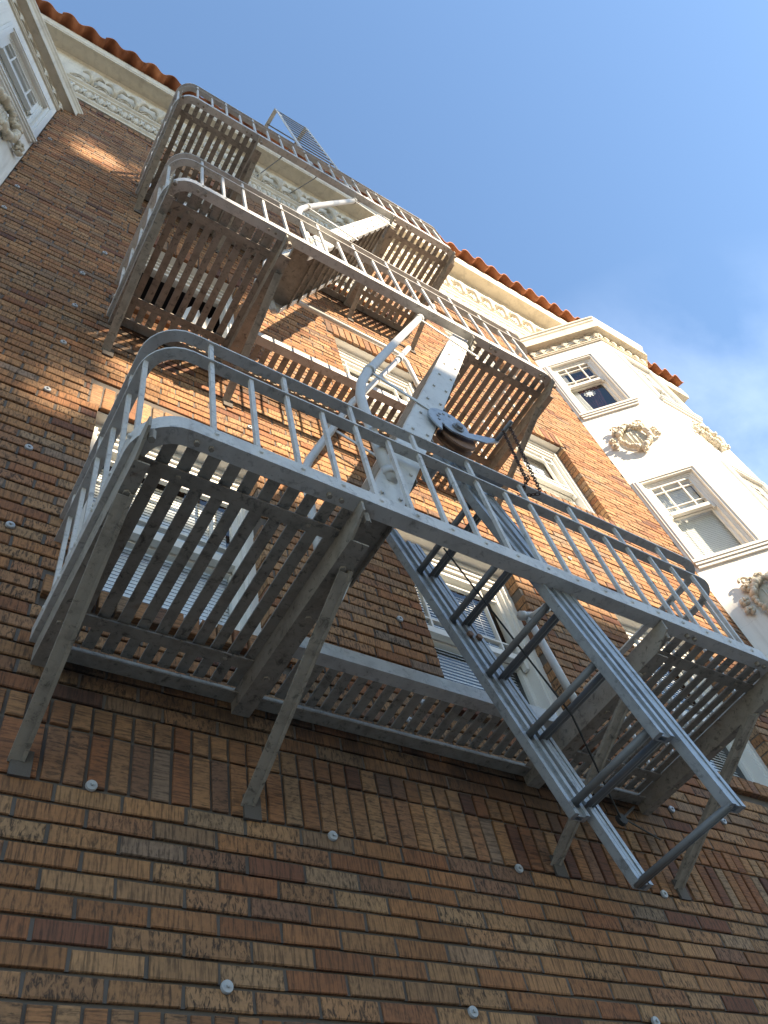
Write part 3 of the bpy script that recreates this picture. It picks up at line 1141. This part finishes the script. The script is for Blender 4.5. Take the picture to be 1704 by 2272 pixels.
def balcony(zb, bx0, bp, label, seed):
    rr = random.Random(seed)
    o = thing('fire_escape_balcony', label, 'fire escape', (1.52, 0, zb), 'steel balconies of the fire escape')
    st, sl_ = M['steel'], M['slat']
    path = rail_path(0.0)
    # angle-iron rim: upright leg outside, flat leg under
    f = MB()
    f.sweep(path, [(0.0, zb), (0.0, zb + 0.068), (-0.007, zb + 0.068), (-0.007, zb + 0.007), (-0.062, zb + 0.007), (-0.062, zb)])
    f.build('rim', st, o)
    pr = rail_path(0.0)
    for nm, zz in (('mid_rail', zb + 0.585), ('top_rail', zb + 0.745)):
        MB().sweep(pr, [(-0.004, zz), (-0.004, zz + 0.010), (-0.050, zz + 0.010), (-0.050, zz)]).build(nm, st, o)
    # balusters: every second one runs on to the top rail
    yb = YF + 0.020
    rv = MB()
    def baluster(x, y, tall, dx, dy):
        e = zb + (0.7455 if tall else 0.586)
        MB().bar((x, y, zb + 0.012), (x + rr.uniform(-0.003, 0.003), y + rr.uniform(-0.003, 0.003), e), 0.0165, 0.0165, (dx, dy, 0)).build('baluster', st, o)
    k = 0
    while bx0 + bp * k < X1 - 0.09:
        x = bx0 + bp * k
        baluster(x, yb, k % 2 == 0, 0, 1)
        rv.tube([(x, YF - 0.006, zb + 0.036), (x, YF, zb + 0.036)], [0.006, 0.010], 8)
        k += 1
    for xx, sg in ((X0 + 0.020, -1), (X1 - 0.020, 1)):
        for k in range(6):
            y = YF + 0.12 + 0.155 * k
            baluster(xx, y, k % 2 == 1, 1, 0)
            rv.tube([(xx + sg * 0.026, y, zb + 0.036), (xx + sg * 0.020, y, zb + 0.036)], [0.006, 0.010], 8)
    tag(rv.build('rivet', st, o), kind='stuff')
    # wall angle
    wa = MB()
    zw = zb - 0.055
    wa.prism([(-0.004, zw), (-0.004, zb + 0.02), (-0.011, zb + 0.02), (-0.011, zw + 0.007), (-0.065, zw + 0.007), (-0.065, zw)], X0 + 0.05, X1 - 0.05, 'x')
    wa.build('wall_angle', sl_, o)
    # beam along the narrow walkway
    xa, xb = 0.81, 2.235
    wb = MB()
    wb.prism([(-0.325, zb), (-0.325, zb + 0.068), (-0.318, zb + 0.068), (-0.318, zb + 0.007), (-0.262, zb + 0.007), (-0.262, zb)], xa, xb, 'x')
    wb.build('walkway_beam', st, o)
    # floor slats
    zsl = zb + 0.0075
    def slat(x, y0, y1):
        w = 0.044 + rr.uniform(-0.002, 0.002)
        a = rr.uniform(-0.004, 0.004)
        MB().bar((x, y0, zsl - 0.012 + rr.uniform(0, 0.003)), (x + a, y1, zsl + 0.006 + rr.uniform(-0.002, 0.002)), w, 0.008).build('slat', sl_, o)
    for k in range(10):
        slat(0.075 + k * 0.0715, -0.045, YF + 0.03)
    for k in range(10):
        slat(2.345 + k * 0.0715, -0.045, YF + 0.03)
    for k in range(20):
        slat(0.855 + k * 0.0705, -0.045, -0.28)
    for (xa_, xb_) in ((X0 + 0.05, 0.73), (2.31, X1 - 0.05)):
        for y, zz in ((-0.185, zsl - 0.022), (-0.855, zsl - 0.006)):
            MB().box(xa_, xb_, y - 0.026, y + 0.026, zz - 0.008, zz).build('strap', sl_, o)
    bt = MB()
    for xx in (0.14, 0.62, 2.42, 2.90):
        bt.tube([(xx, YF + 0.032, zb - 0.018), (xx, YF + 0.032, zb + 0.001)], 0.010, 6)
        bt.tube([(xx + 0.05, YF + 0.034, zb - 0.014), (xx + 0.05, YF + 0.034, zb + 0.001)], 0.009, 6)
        for y in (-0.185, -0.855):
            bt.lump((xx, y, zsl - (0.031 if y > -0.5 else 0.015)), (0.011, 0.011, 0.006), 7, 4, 1)
    tag(bt.build('bolt', sl_, o), kind='stuff')
    # bracket beams (channels) with their braces
    for xx in (0.0, 0.77, 2.272, 3.03):
        wide = 0.075 if 0.1 < xx < 3 else 0.05
        be = MB()
        z0 = zb - 0.105
        be.prism([(0.0, z0), (0.0, zb - 0.015), (-0.96, zb - 0.002), (YF + 0.008, zb - 0.002), (YF + 0.008, zb - 0.055), (-0.92, z0)], xx - wide / 2, xx - wide / 2 + 0.009, 'x')
        be.prism([(0.0, z0), (0.0, z0 + 0.008), (-0.92, z0 + 0.008), (-0.92, z0)], xx - wide / 2 + 0.009, xx + wide / 2, 'x')
        be.build('bracket_beam', sl_, o)
        br = MB()
        xo = xx + (wide / 2 - 0.01 if xx < 1 else -wide / 2 + 0.004)
        br.bar((xo, -0.80, z0 + 0.005), (xo, -0.002, zb - 0.485), 0.012, 0.058, (0, 0, 1))
        br.bar((xo - 0.024, -0.80, z0 - 0.018), (xo - 0.024, -0.002, zb - 0.508), 0.040, 0.008, (0, 0.5, 1))
        br.build('brace', sl_, o)
        MB().box(xo - 0.035, xo + 0.03, -0.012, 0.0, zb - 0.56, zb - 0.465).build('brace_foot', M['mortar'], o)
        bt = MB()
        for y in (-0.985, -0.80, -0.55, -0.22):
            bt.tube([(xx, y, z0 - 0.009 if y > -0.93 else zb - 0.07), (xx, y, z0 + 0.002 if y > -0.93 else zb - 0.02)], 0.013, 6)
        tag(bt.build('bolt', sl_, o), kind='stuff')
    return o


ZB = [0.55, 3.525, 6.50]
balcony(ZB[0], 0.193, 0.157, 'lowest grey steel fire escape balcony, with the drop ladder and winch on it', 1)
balcony(ZB[1], 0.161, 0.1495, 'middle steel fire escape balcony, stairs arriving from above and leaving below', 2)
balcony(ZB[2], 0.128, 0.1465, 'topmost steel fire escape balcony, close under the tiled eave', 3)


# ------------------------------------------------------------------ stairs
def stair(zt, label, seed):
    """from the balcony with rim zt down to the one below"""
    zb = zt - STO
    o = thing('fire_escape_stair', label, 'stair', (0.9, -0.72, zb), 'steep steel stairs of the fire escape')
    k_ = 0.452
    xt, zt_, zb_ = 2.205, zt + 0.055, zb + 0.085
    def cx(z):
        return xt - (zt_ - z) * k_
    for y in (-0.953, -0.497):
        hw = 0.078
        mb = MB()
        mb.prism([(cx(zb_) - hw, zb_), (cx(zb_) + hw, zb_), (cx(zt_) + hw, zt_), (cx(zt_) - hw, zt_)], y - 0.004, y + 0.004)
        s = 1 if y < -0.7 else -1
        for e in (-hw, hw):                                   # channel flanges turned to the treads
            x0_, x1_ = cx(zb_) + e, cx(zt_) + e
            mb.bar((x0_, y + s * 0.022, zb_), (x1_, y + s * 0.022, zt_), 0.036, 0.007, (1, 0, 0))
        mb.build('stringer', M['stringer'], o)
    n = 11
    bl = MB()
    for i in range(n):
        z = zb + 0.26 + i * (STO - 0.28) / n
        x = cx(z) + 0.0
        tr_ = MB()
        tr_.box(x - 0.085, x + 0.085, -0.946, -0.504, z - 0.004, z + 0.004)
        tr_.box(x - 0.085, x - 0.078, -0.946, -0.504, z - 0.038, z - 0.004)
        tr_.box(x + 0.078, x + 0.085, -0.946, -0.504, z - 0.03, z - 0.004)
        tr_.build('tread', M['slat'], o)
        for dx in (-0.042, 0.042):
            bl.tube([(x + dx, -0.966, z - 0.02), (x + dx, -0.957, z - 0.02)], 0.009, 7)
    tag(bl.build('bolt', M['steel'], o), kind='stuff')
    # pipe handrails, bent down to the lower landing
    fr_ = [(2.06, zt + 0.47), (1.80, zt - 0.05), (1.42, zt - 0.83), (1.075, zb + 1.42), (1.01, zb + 1.25), (0.975, zb + 1.09), (0.968, zb + 0.95), (0.976, zb + 0.65), (0.985, zb + 0.36)]
    MB().tube([(x, -0.955, z) for x, z in fr_], 0.025, 12).build('handrail', M['pipe'], o, None, True)
    bk = [(2.21, zt + 0.77), (1.9, zt + 0.14), (1.515, zb + 2.37), (1.39, zb + 2.14), (0.965, zb + 1.18), (0.928, zb + 1.07), (0.915, zb + 0.94), (0.915, zb + 0.08)]
    MB().tube([(x, -0.50, z) for x, z in bk], 0.022, 12).build('handrail', M['pipe'], o, None, True)
    for (x, z, dx, dz) in ((1.80, zt - 0.05, 0.44, 0.9), (1.10, zb + 1.47, 0.44, 0.9), (0.982, zb + 0.42, 0.01, -1)):
        MB().tube([(x - dx * 0.022, -0.955, z - dz * 0.022), (x + dx * 0.022, -0.955, z + dz * 0.022)], 0.032, 12).build('coupling', M['pipe'], o, None, True)
    for (x, z, dx, dz) in ((2.02, zt + 0.38, 0.44, 0.9), (1.17, zb + 1.67, 0.44, 0.9)):
        MB().tube([(x - dx * 0.02, -0.50, z - dz * 0.02), (x + dx * 0.02, -0.50, z + dz * 0.02)], 0.029, 12).build('coupling', M['pipe'], o, None, True)
    for (x, z) in ((1.80, zt - 0.05), (1.10, zb + 1.47)):
        MB().bar((x, -0.962, z - 0.03), (x + 0.44, -0.962, z - 0.20), 0.006, 0.030, (0, 0, 1)).build('handrail_strap', M['stringer'], o)
    MB().bar((1.17, -0.49, zb + 1.66), (1.60, -0.49, zb + 1.50), 0.006, 0.026, (0, 0, 1)).build('handrail_strap', M['stringer'], o)
    # guard rail of the walkway above the stair well on the landing below the stair head
    gz = zt + 1.07
    g = MB()
    g.tube([(0.92, -0.33, gz + 0.02), (2.22, -0.33, gz), (2.31, -0.33, gz - 0.03), (2.345, -0.33, gz - 0.12), (2.36, -0.33, zt + 0.05)], 0.021, 10)
    if zt < 5:
        g.build('guard_rail', M['pipe'], o, None, True)
    return o


stair(ZB[1], 'lower white bolted steel stair down to the lowest balcony', 1)
stair(ZB[2], 'upper steel stair, its dark treads seen from below, between the two higher balconies', 2)

# stub of the guard rail left on the lowest balcony
o = thing('guard_post', 'short pipe post with open pipe stub on the lowest balcony walkway', 'pipe post', (2.43, -0.33, 0.56))
MB().tube([(2.43, -0.33, 0.56), (2.352, -0.33, 1.31)], 0.021, 12).build('post', M['pipe'], o, None, True)
tb = MB().tube([(2.30, -0.33, 1.30), (2.44, -0.34, 1.345)], 0.022, 12)
tb.tube([(2.296, -0.33, 1.298), (2.325, -0.332, 1.307)], 0.027, 12)
tb.tube([(2.362, -0.332, 1.30), (2.362, -0.45, 1.26)], 0.022, 12)
tb.tube([(2.362, -0.44, 1.262), (2.362, -0.464, 1.254)], 0.026, 12)
tb.tube([(2.362, -0.4645, 1.2538), (2.362, -0.4655, 1.2535)], 0.018, 12)
tb.build('pipe_stub', M['pipe'], o, None, True)

# ------------------------------------------------------------------ drop ladder (two sections, nested)
o = thing('drop_ladder', 'long dark grey drop ladder hanging slanted through the lowest balcony', 'ladder', (2.02, -0.72, -0.37))
kx = -0.345


def lx(z, e):
    return 2.045 + (z + 0.35) * kx + e


for y in (-0.955, -0.49):
    s = -1
    for (nm, e, za, zc, wd) in (('sliding_rail', 0.0, -0.36, 1.30, 0.066), ('fixed_rail', -0.098, -0.12, 1.36, 0.070)):
        mb = MB()
        hw = wd / 2
        # channel: web towards the wall, flanges turned to the street
        mb.prism([(lx(za, e) - hw, za), (lx(za, e) + hw, za), (lx(zc, e) + hw, zc), (lx(zc, e) - hw, zc)], y + 0.012, y + 0.018)
        for q in (-hw + 0.008, hw - 0.008):
            mb.prism([(lx(za, e) + q - 0.010, za), (lx(za, e) + q + 0.010, za), (lx(zc, e) + q + 0.010, zc), (lx(zc, e) + q - 0.010, zc)], y - 0.022, y + 0.012)
        if nm == 'sliding_rail':
            mb.prism([(lx(za, e) - 0.006, za), (lx(za, e) + hw - 0.02, za), (lx(zc, e) + hw - 0.02, zc), (lx(zc, e) - 0.006, zc)], y - 0.018, y - 0.012)
        else:
            mb.prism([(lx(za, e) - hw + 0.018, za), (lx(za, e) + hw - 0.018, za), (lx(zc, e) + hw - 0.018, zc), (lx(zc, e) - hw + 0.018, zc)], y - 0.010, y - 0.004)
        mb.build(nm, M['ladder'], o)
for k in range(6):
    z = -0.345 + 0.287 * k
    MB().tube([(lx(z, 0.0), -0.962, z), (lx(z, 0.0), -0.484, z)], 0.0155, 8).build('rung', M['rung'], o, None, True)
    MB().tube([(lx(z, -0.022), -0.962, z - 0.01), (lx(z, -0.022), -0.484, z - 0.01)], 0.0115, 8).build('rung', M['rung'], o, None, True)
for k in range(5):
    z = -0.07 + 0.287 * k
    MB().tube([(lx(z, -0.095), -0.962, z), (lx(z, -0.095), -0.484, z)], 0.0150, 8).build('rung', M['rung'], o, None, True)
bt = MB()
for (z, e) in ((0.72, -0.05), (0.72, 0.0), (0.25, -0.05)):
    bt.tube([(lx(z, e), -0.525, z), (lx(z, e), -0.50, z)], 0.016, 6)
tag(bt.build('bolt', M['rust'], o), kind='stuff')

# cable running down the ladder to a pulley and on to the wall
o = thing('ladder_cable', 'thin black cable running down the ladder to a small pulley', 'cable', (1.45, -0.70, 1.02))
MB().tube([(1.45, -0.70, 1.02), (1.80, -0.70, 0.17), (2.31, -0.35, 0.05)], 0.0045, 6).build('cable', M['rope'], o)
pl = MB().tube([(2.31, -0.36, 0.05), (2.31, -0.34, 0.05)], 0.025, 12)
pl.tube([(2.31, -0.35, 0.05), (2.95, -0.012, 0.47)], 0.006, 6)
pl.tube([(2.33, -0.35, 0.06), (3.03, -0.012, 0.30)], 0.0045, 6)
pl.build('pulley', M['rope'], o)

# ------------------------------------------------------------------ winch with crank on the lowest balcony
o = thing('ladder_winch', 'grey spiral crank plate and rusty pulley wheel above the lowest balcony', 'winch', (1.50, -0.93, 1.30))
poly = []
cxw, czw = 1.525, 1.745
for k in range(26):
    a = math.radians(232 - k * 9.6)
    q = 0.155 - 0.05 * (k / 25)
    poly.append((cxw + q * math.cos(a), czw + q * math.sin(a)))
poly += [(1.72, 1.775), (1.852, 1.832), (1.858, 1.806), (1.74, 1.715), (1.60, 1.665), (1.50, 1.66), (1.45, 1.70)]
MB().prism(poly[::-1], -0.984, -0.976).build('crank_plate', M['ladder'], o)
hb = MB()
hb.tube([(cxw + 0.03, -1.005, czw - 0.02), (cxw + 0.03, -0.93, czw - 0.02)], 0.022, 8)
hb.tube([(cxw + 0.03, -0.992, czw - 0.02), (cxw + 0.03, -0.984, czw - 0.02)], 0.034, 16)
hb.build('hub', M['rung'], o)
hb = MB()
for k in range(6):
    a = math.radians(215 - k * 26)
    hb.tube([(cxw + 0.085 * math.cos(a), -0.9865, czw + 0.085 * math.sin(a)), (cxw + 0.085 * math.cos(a), -0.9835, czw + 0.085 * math.sin(a))], 0.009, 8)
tag(hb.build('plate_hole', M['rung'], o), kind='stuff')
MB().tube([(1.846, -0.97, 1.818), (1.846, -1.115, 1.812)], 0.012, 10).build('crank_handle', M['rung'], o, None, True)
wh = MB().tube([(1.575, -0.955, 1.705), (1.575, -0.945, 1.705), (1.575, -0.938, 1.705), (1.575, -0.922, 1.705), (1.575, -0.915, 1.705), (1.575, -0.905, 1.705)], [0.105, 0.108, 0.088, 0.088, 0.108, 0.105], 26)
wh.build('pulley_wheel', M['rust'], o)
dr = MB().tube([(1.56, -0.904, 1.70), (1.56, -0.66, 1.70)], 0.028, 12)
dr.bar((1.55, -0.86, 1.70), (1.49, -0.86, 1.34), 0.045, 0.010, (1, 0, 0))
dr.bar((1.40, -0.93, 1.345), (1.72, -0.93, 1.345), 0.10, 0.012, (0, 0, 1))
dr.build('drum_bracket', M['ladder'], o)

# chain from the crank down round the top rail
o = thing('rusty_chain', 'rusty link chain hanging from the crank handle over the top rail', 'chain', (1.80, -1.04, 1.30))
tor = MB()
NR, NS = 12, 5
vs, fs = [], []
for i in range(NR):
    a = 2 * math.pi * i / NR
    for j in range(NS):
        q = 2 * math.pi * j / NS
        rr_ = 1 + 0.30 * math.cos(q)
        vs.append((0.0085 * rr_ * math.cos(a), 0.0026 * math.sin(q), 0.0135 * rr_ * math.sin(a)))
for i in range(NR):
    for j in range(NS):
        fs.append((i * NS + j, i * NS + (j + 1) % NS, ((i + 1) % NR) * NS + (j + 1) % NS, ((i + 1) % NR) * NS + j))
CM = tor.add(vs, fs).mesh('link', M['chain'], True)


def chain(a, bb):
    a, bb = Vector(a), Vector(bb)
    L = (bb - a).length
    n = int(L / 0.0205)
    d = (bb - a).normalized()
    q = Vector((0, 0, 1)).rotation_difference(d).to_matrix().to_4x4()
    for k in range(n + 1):
        link('link', CM, o, Matrix.Translation(a + d * (k * 0.0205)) @ q @ Matrix.Rotation(0.4 + 1.571 * k, 4, 'Z'))


chain((1.835, -1.05, 1.81), (1.785, -1.048, 1.30))
chain((1.855, -1.085, 1.81), (1.845, -1.05, 1.25))
chain((1.785, -1.045, 1.305), (1.795, -0.975, 1.275))
chain((1.795, -0.975, 1.275), (1.835, -1.045, 1.225))
chain((1.80, -1.05, 1.325), (1.83, -0.985, 1.335))

# ------------------------------------------------------------------ roof ladder
o = thing('roof_ladder', 'gooseneck steel ladder rising from the top balcony past the tiled eave', 'ladder', (1.64, -0.98, 6.52))
zt_, zb_ = 10.98, 6.52
for x in (1.41, 1.895):
    MB().bar((x, -0.98, zb_), (x, -0.80, zt_), 0.012, 0.062, (1, 0.2, 0)).build('ladder_rail', M['steel'], o)
    MB().bar((x, -0.80, zt_ + 0.005), (x, 0.35, 11.58), 0.012, 0.055, (1, 0.2, 0)).build('gooseneck', M['steel'], o)
for k in range(15):
    z = 6.80 + 0.29 * k
    y = -0.98 + 0.18 * (z - zb_) / (zt_ - zb_)
    MB().tube([(1.405, y, z), (1.90, y, z)], 0.008, 6).build('rung', M['rung'], o, None, True)
for k in range(2):
    y = -0.55 + 0.3 * k
    MB().tube([(1.405, y, zt_ + (y + 0.8) * 0.52), (1.90, y, zt_ + (y + 0.8) * 0.52)], 0.010, 6).build('rung', M['rung'], o, None, True)
for x in (1.41, 1.895):
    MB().bar((x, -0.90, 8.45), (x, -0.55, 8.95), 0.008, 0.012, (1, 0, 0)).bar((x, -0.55, 8.95), (x, -0.06, 9.9), 0.008, 0.010, (1, 0, 0)).build('wall_stay', M['rung'], o)

# ------------------------------------------------------------------ the other side of the street (throws the shade, shows in the panes)
OY = -22.0
ob = thing('opposite_building', 'long buff apartment row across the street, opposite the fire escape', 'building', (12, OY, -3.3))
OT = 12.8
m_ = MB()
m_.box(-4.5, 19, OY - 10, OY - 0.25, -3.3, OT)
m_.build('wall', M['facade'], ob)
MB().box(12.4, 18.0, OY - 8, OY - 0.2, OT + 0.281, 14.25).build('added_shade_block', M['facade'], ob)  # roof block added to keep sun off the lower right bay
MB().box(-4.7, 19.2, OY - 10.2, OY + 0.25, OT + 0.002, OT + 0.28).build('cornice', M['cream'], ob)
wm = MB()
wm.box(-0.6, 0.6, -0.02, 0.06, -0.9, -0.82).box(-0.6, 0.6, -0.02, 0.06, 0.82, 0.9).box(-0.6, -0.52, -0.02, 0.06, -0.82, 0.82).box(0.52, 0.6, -0.02, 0.06, -0.82, 0.82).box(-0.52, 0.52, -0.02, 0.045, -0.03, 0.03)
WMs = wm.mesh('window', M['white'])
PMs = MB().box(-0.52, 0.52, 0.0, 0.02, -0.82, 0.82).mesh('pane', M['rope'])
for fl in range(5):
    for k in range(7):
        mw = Matrix.Translation((-2.6 + 3.15 * k, OY - 0.24, -1.2 + 3.0 * fl))
        wn = link('window', WMs, ob, mw)
        link('pane', PMs, wn, mw)

# unseen tree added across the street to shade the upper left wall
tr = thing('added_shade_tree', 'unseen tree added on the far pavement, its crown shaped to shade the wall', 'tree', (1.0, -19.2, -3.3))
tk = MB().tube([(1.0, -19.2, -3.3), (1.1, -19.2, 3.5), (1.6, -19.3, 9.5), (2.6, -19.2, 15.0), (3.4, -19.1, 20.0)], [0.42, 0.34, 0.27, 0.19, 0.06], 10)
rr = random.Random(21)
for k in range(18):
    z = 9.5 + k * 0.55
    a = k * 2.4
    L = rr.uniform(2.0, 4.4)
    cx_ = 1.6 + (z - 9.5) * 0.18
    tk.tube([(cx_, -19.2, z), (cx_ + L * 0.5 * math.cos(a), -19.2 + L * 0.25 * math.sin(a), z + 0.9), (cx_ + L * math.cos(a), -19.2 + L * 0.5 * math.sin(a), z + 2.0)], [0.09, 0.05, 0.02], 6)
tk.build('trunk', M['bark'], tr)
rs = np.random.RandomState(4)
leaves_v, leaves_f = [], []


def shade_line(zw):
    # wall X up to which the crown's shadow reaches at wall height zw
    return np.interp(zw, [1.8, 3.0, 5.0, 7.0, 9.5, 12.5], [0.3, -0.1, 0.95, 1.9, 3.15, 4.3])


clumps = []  # clumps kept only where they shade the intended part of the wall
while len(clumps) < 2600:
    xw, zw, y = rs.uniform(-6.0, 4.6), rs.uniform(1.8, 12.8), rs.uniform(-21.3, -17.4)
    lim = shade_line(zw) + rs.normal(0, 0.10) - 0.30
    if xw > lim or rs.rand() > max((zw - 2.2) / 0.9, 0.20):
        continue
    if -1.0 < xw < 0.2 and 6.7 < zw < 7.75:  # gap left in the crown for a patch of sun on the wall
        continue
    clumps.append((xw - 0.3 * y, y, zw - 0.5 * y))
for (x, y, z) in clumps:
    for q in range(26):
        c = np.array((x, y, z)) + rs.normal(0, 0.20, 3)
        a = rs.normal(0, 1, 3)
        a /= np.linalg.norm(a)
        bb = np.cross(a, rs.normal(0, 1, 3))
        bb /= np.linalg.norm(bb)
        s1, s2 = rs.uniform(0.09, 0.17), rs.uniform(0.05, 0.10)
        n = len(leaves_v)
        leaves_v += [tuple(c - a * s1), tuple(c + bb * s2), tuple(c + a * s1), tuple(c - bb * s2)]
        leaves_f.append((n, n + 1, n + 2, n + 3))
mb = MB()
mb.v, mb.f = leaves_v, leaves_f
tag(mb.build('crown', M['leaf'], tr), kind='stuff')
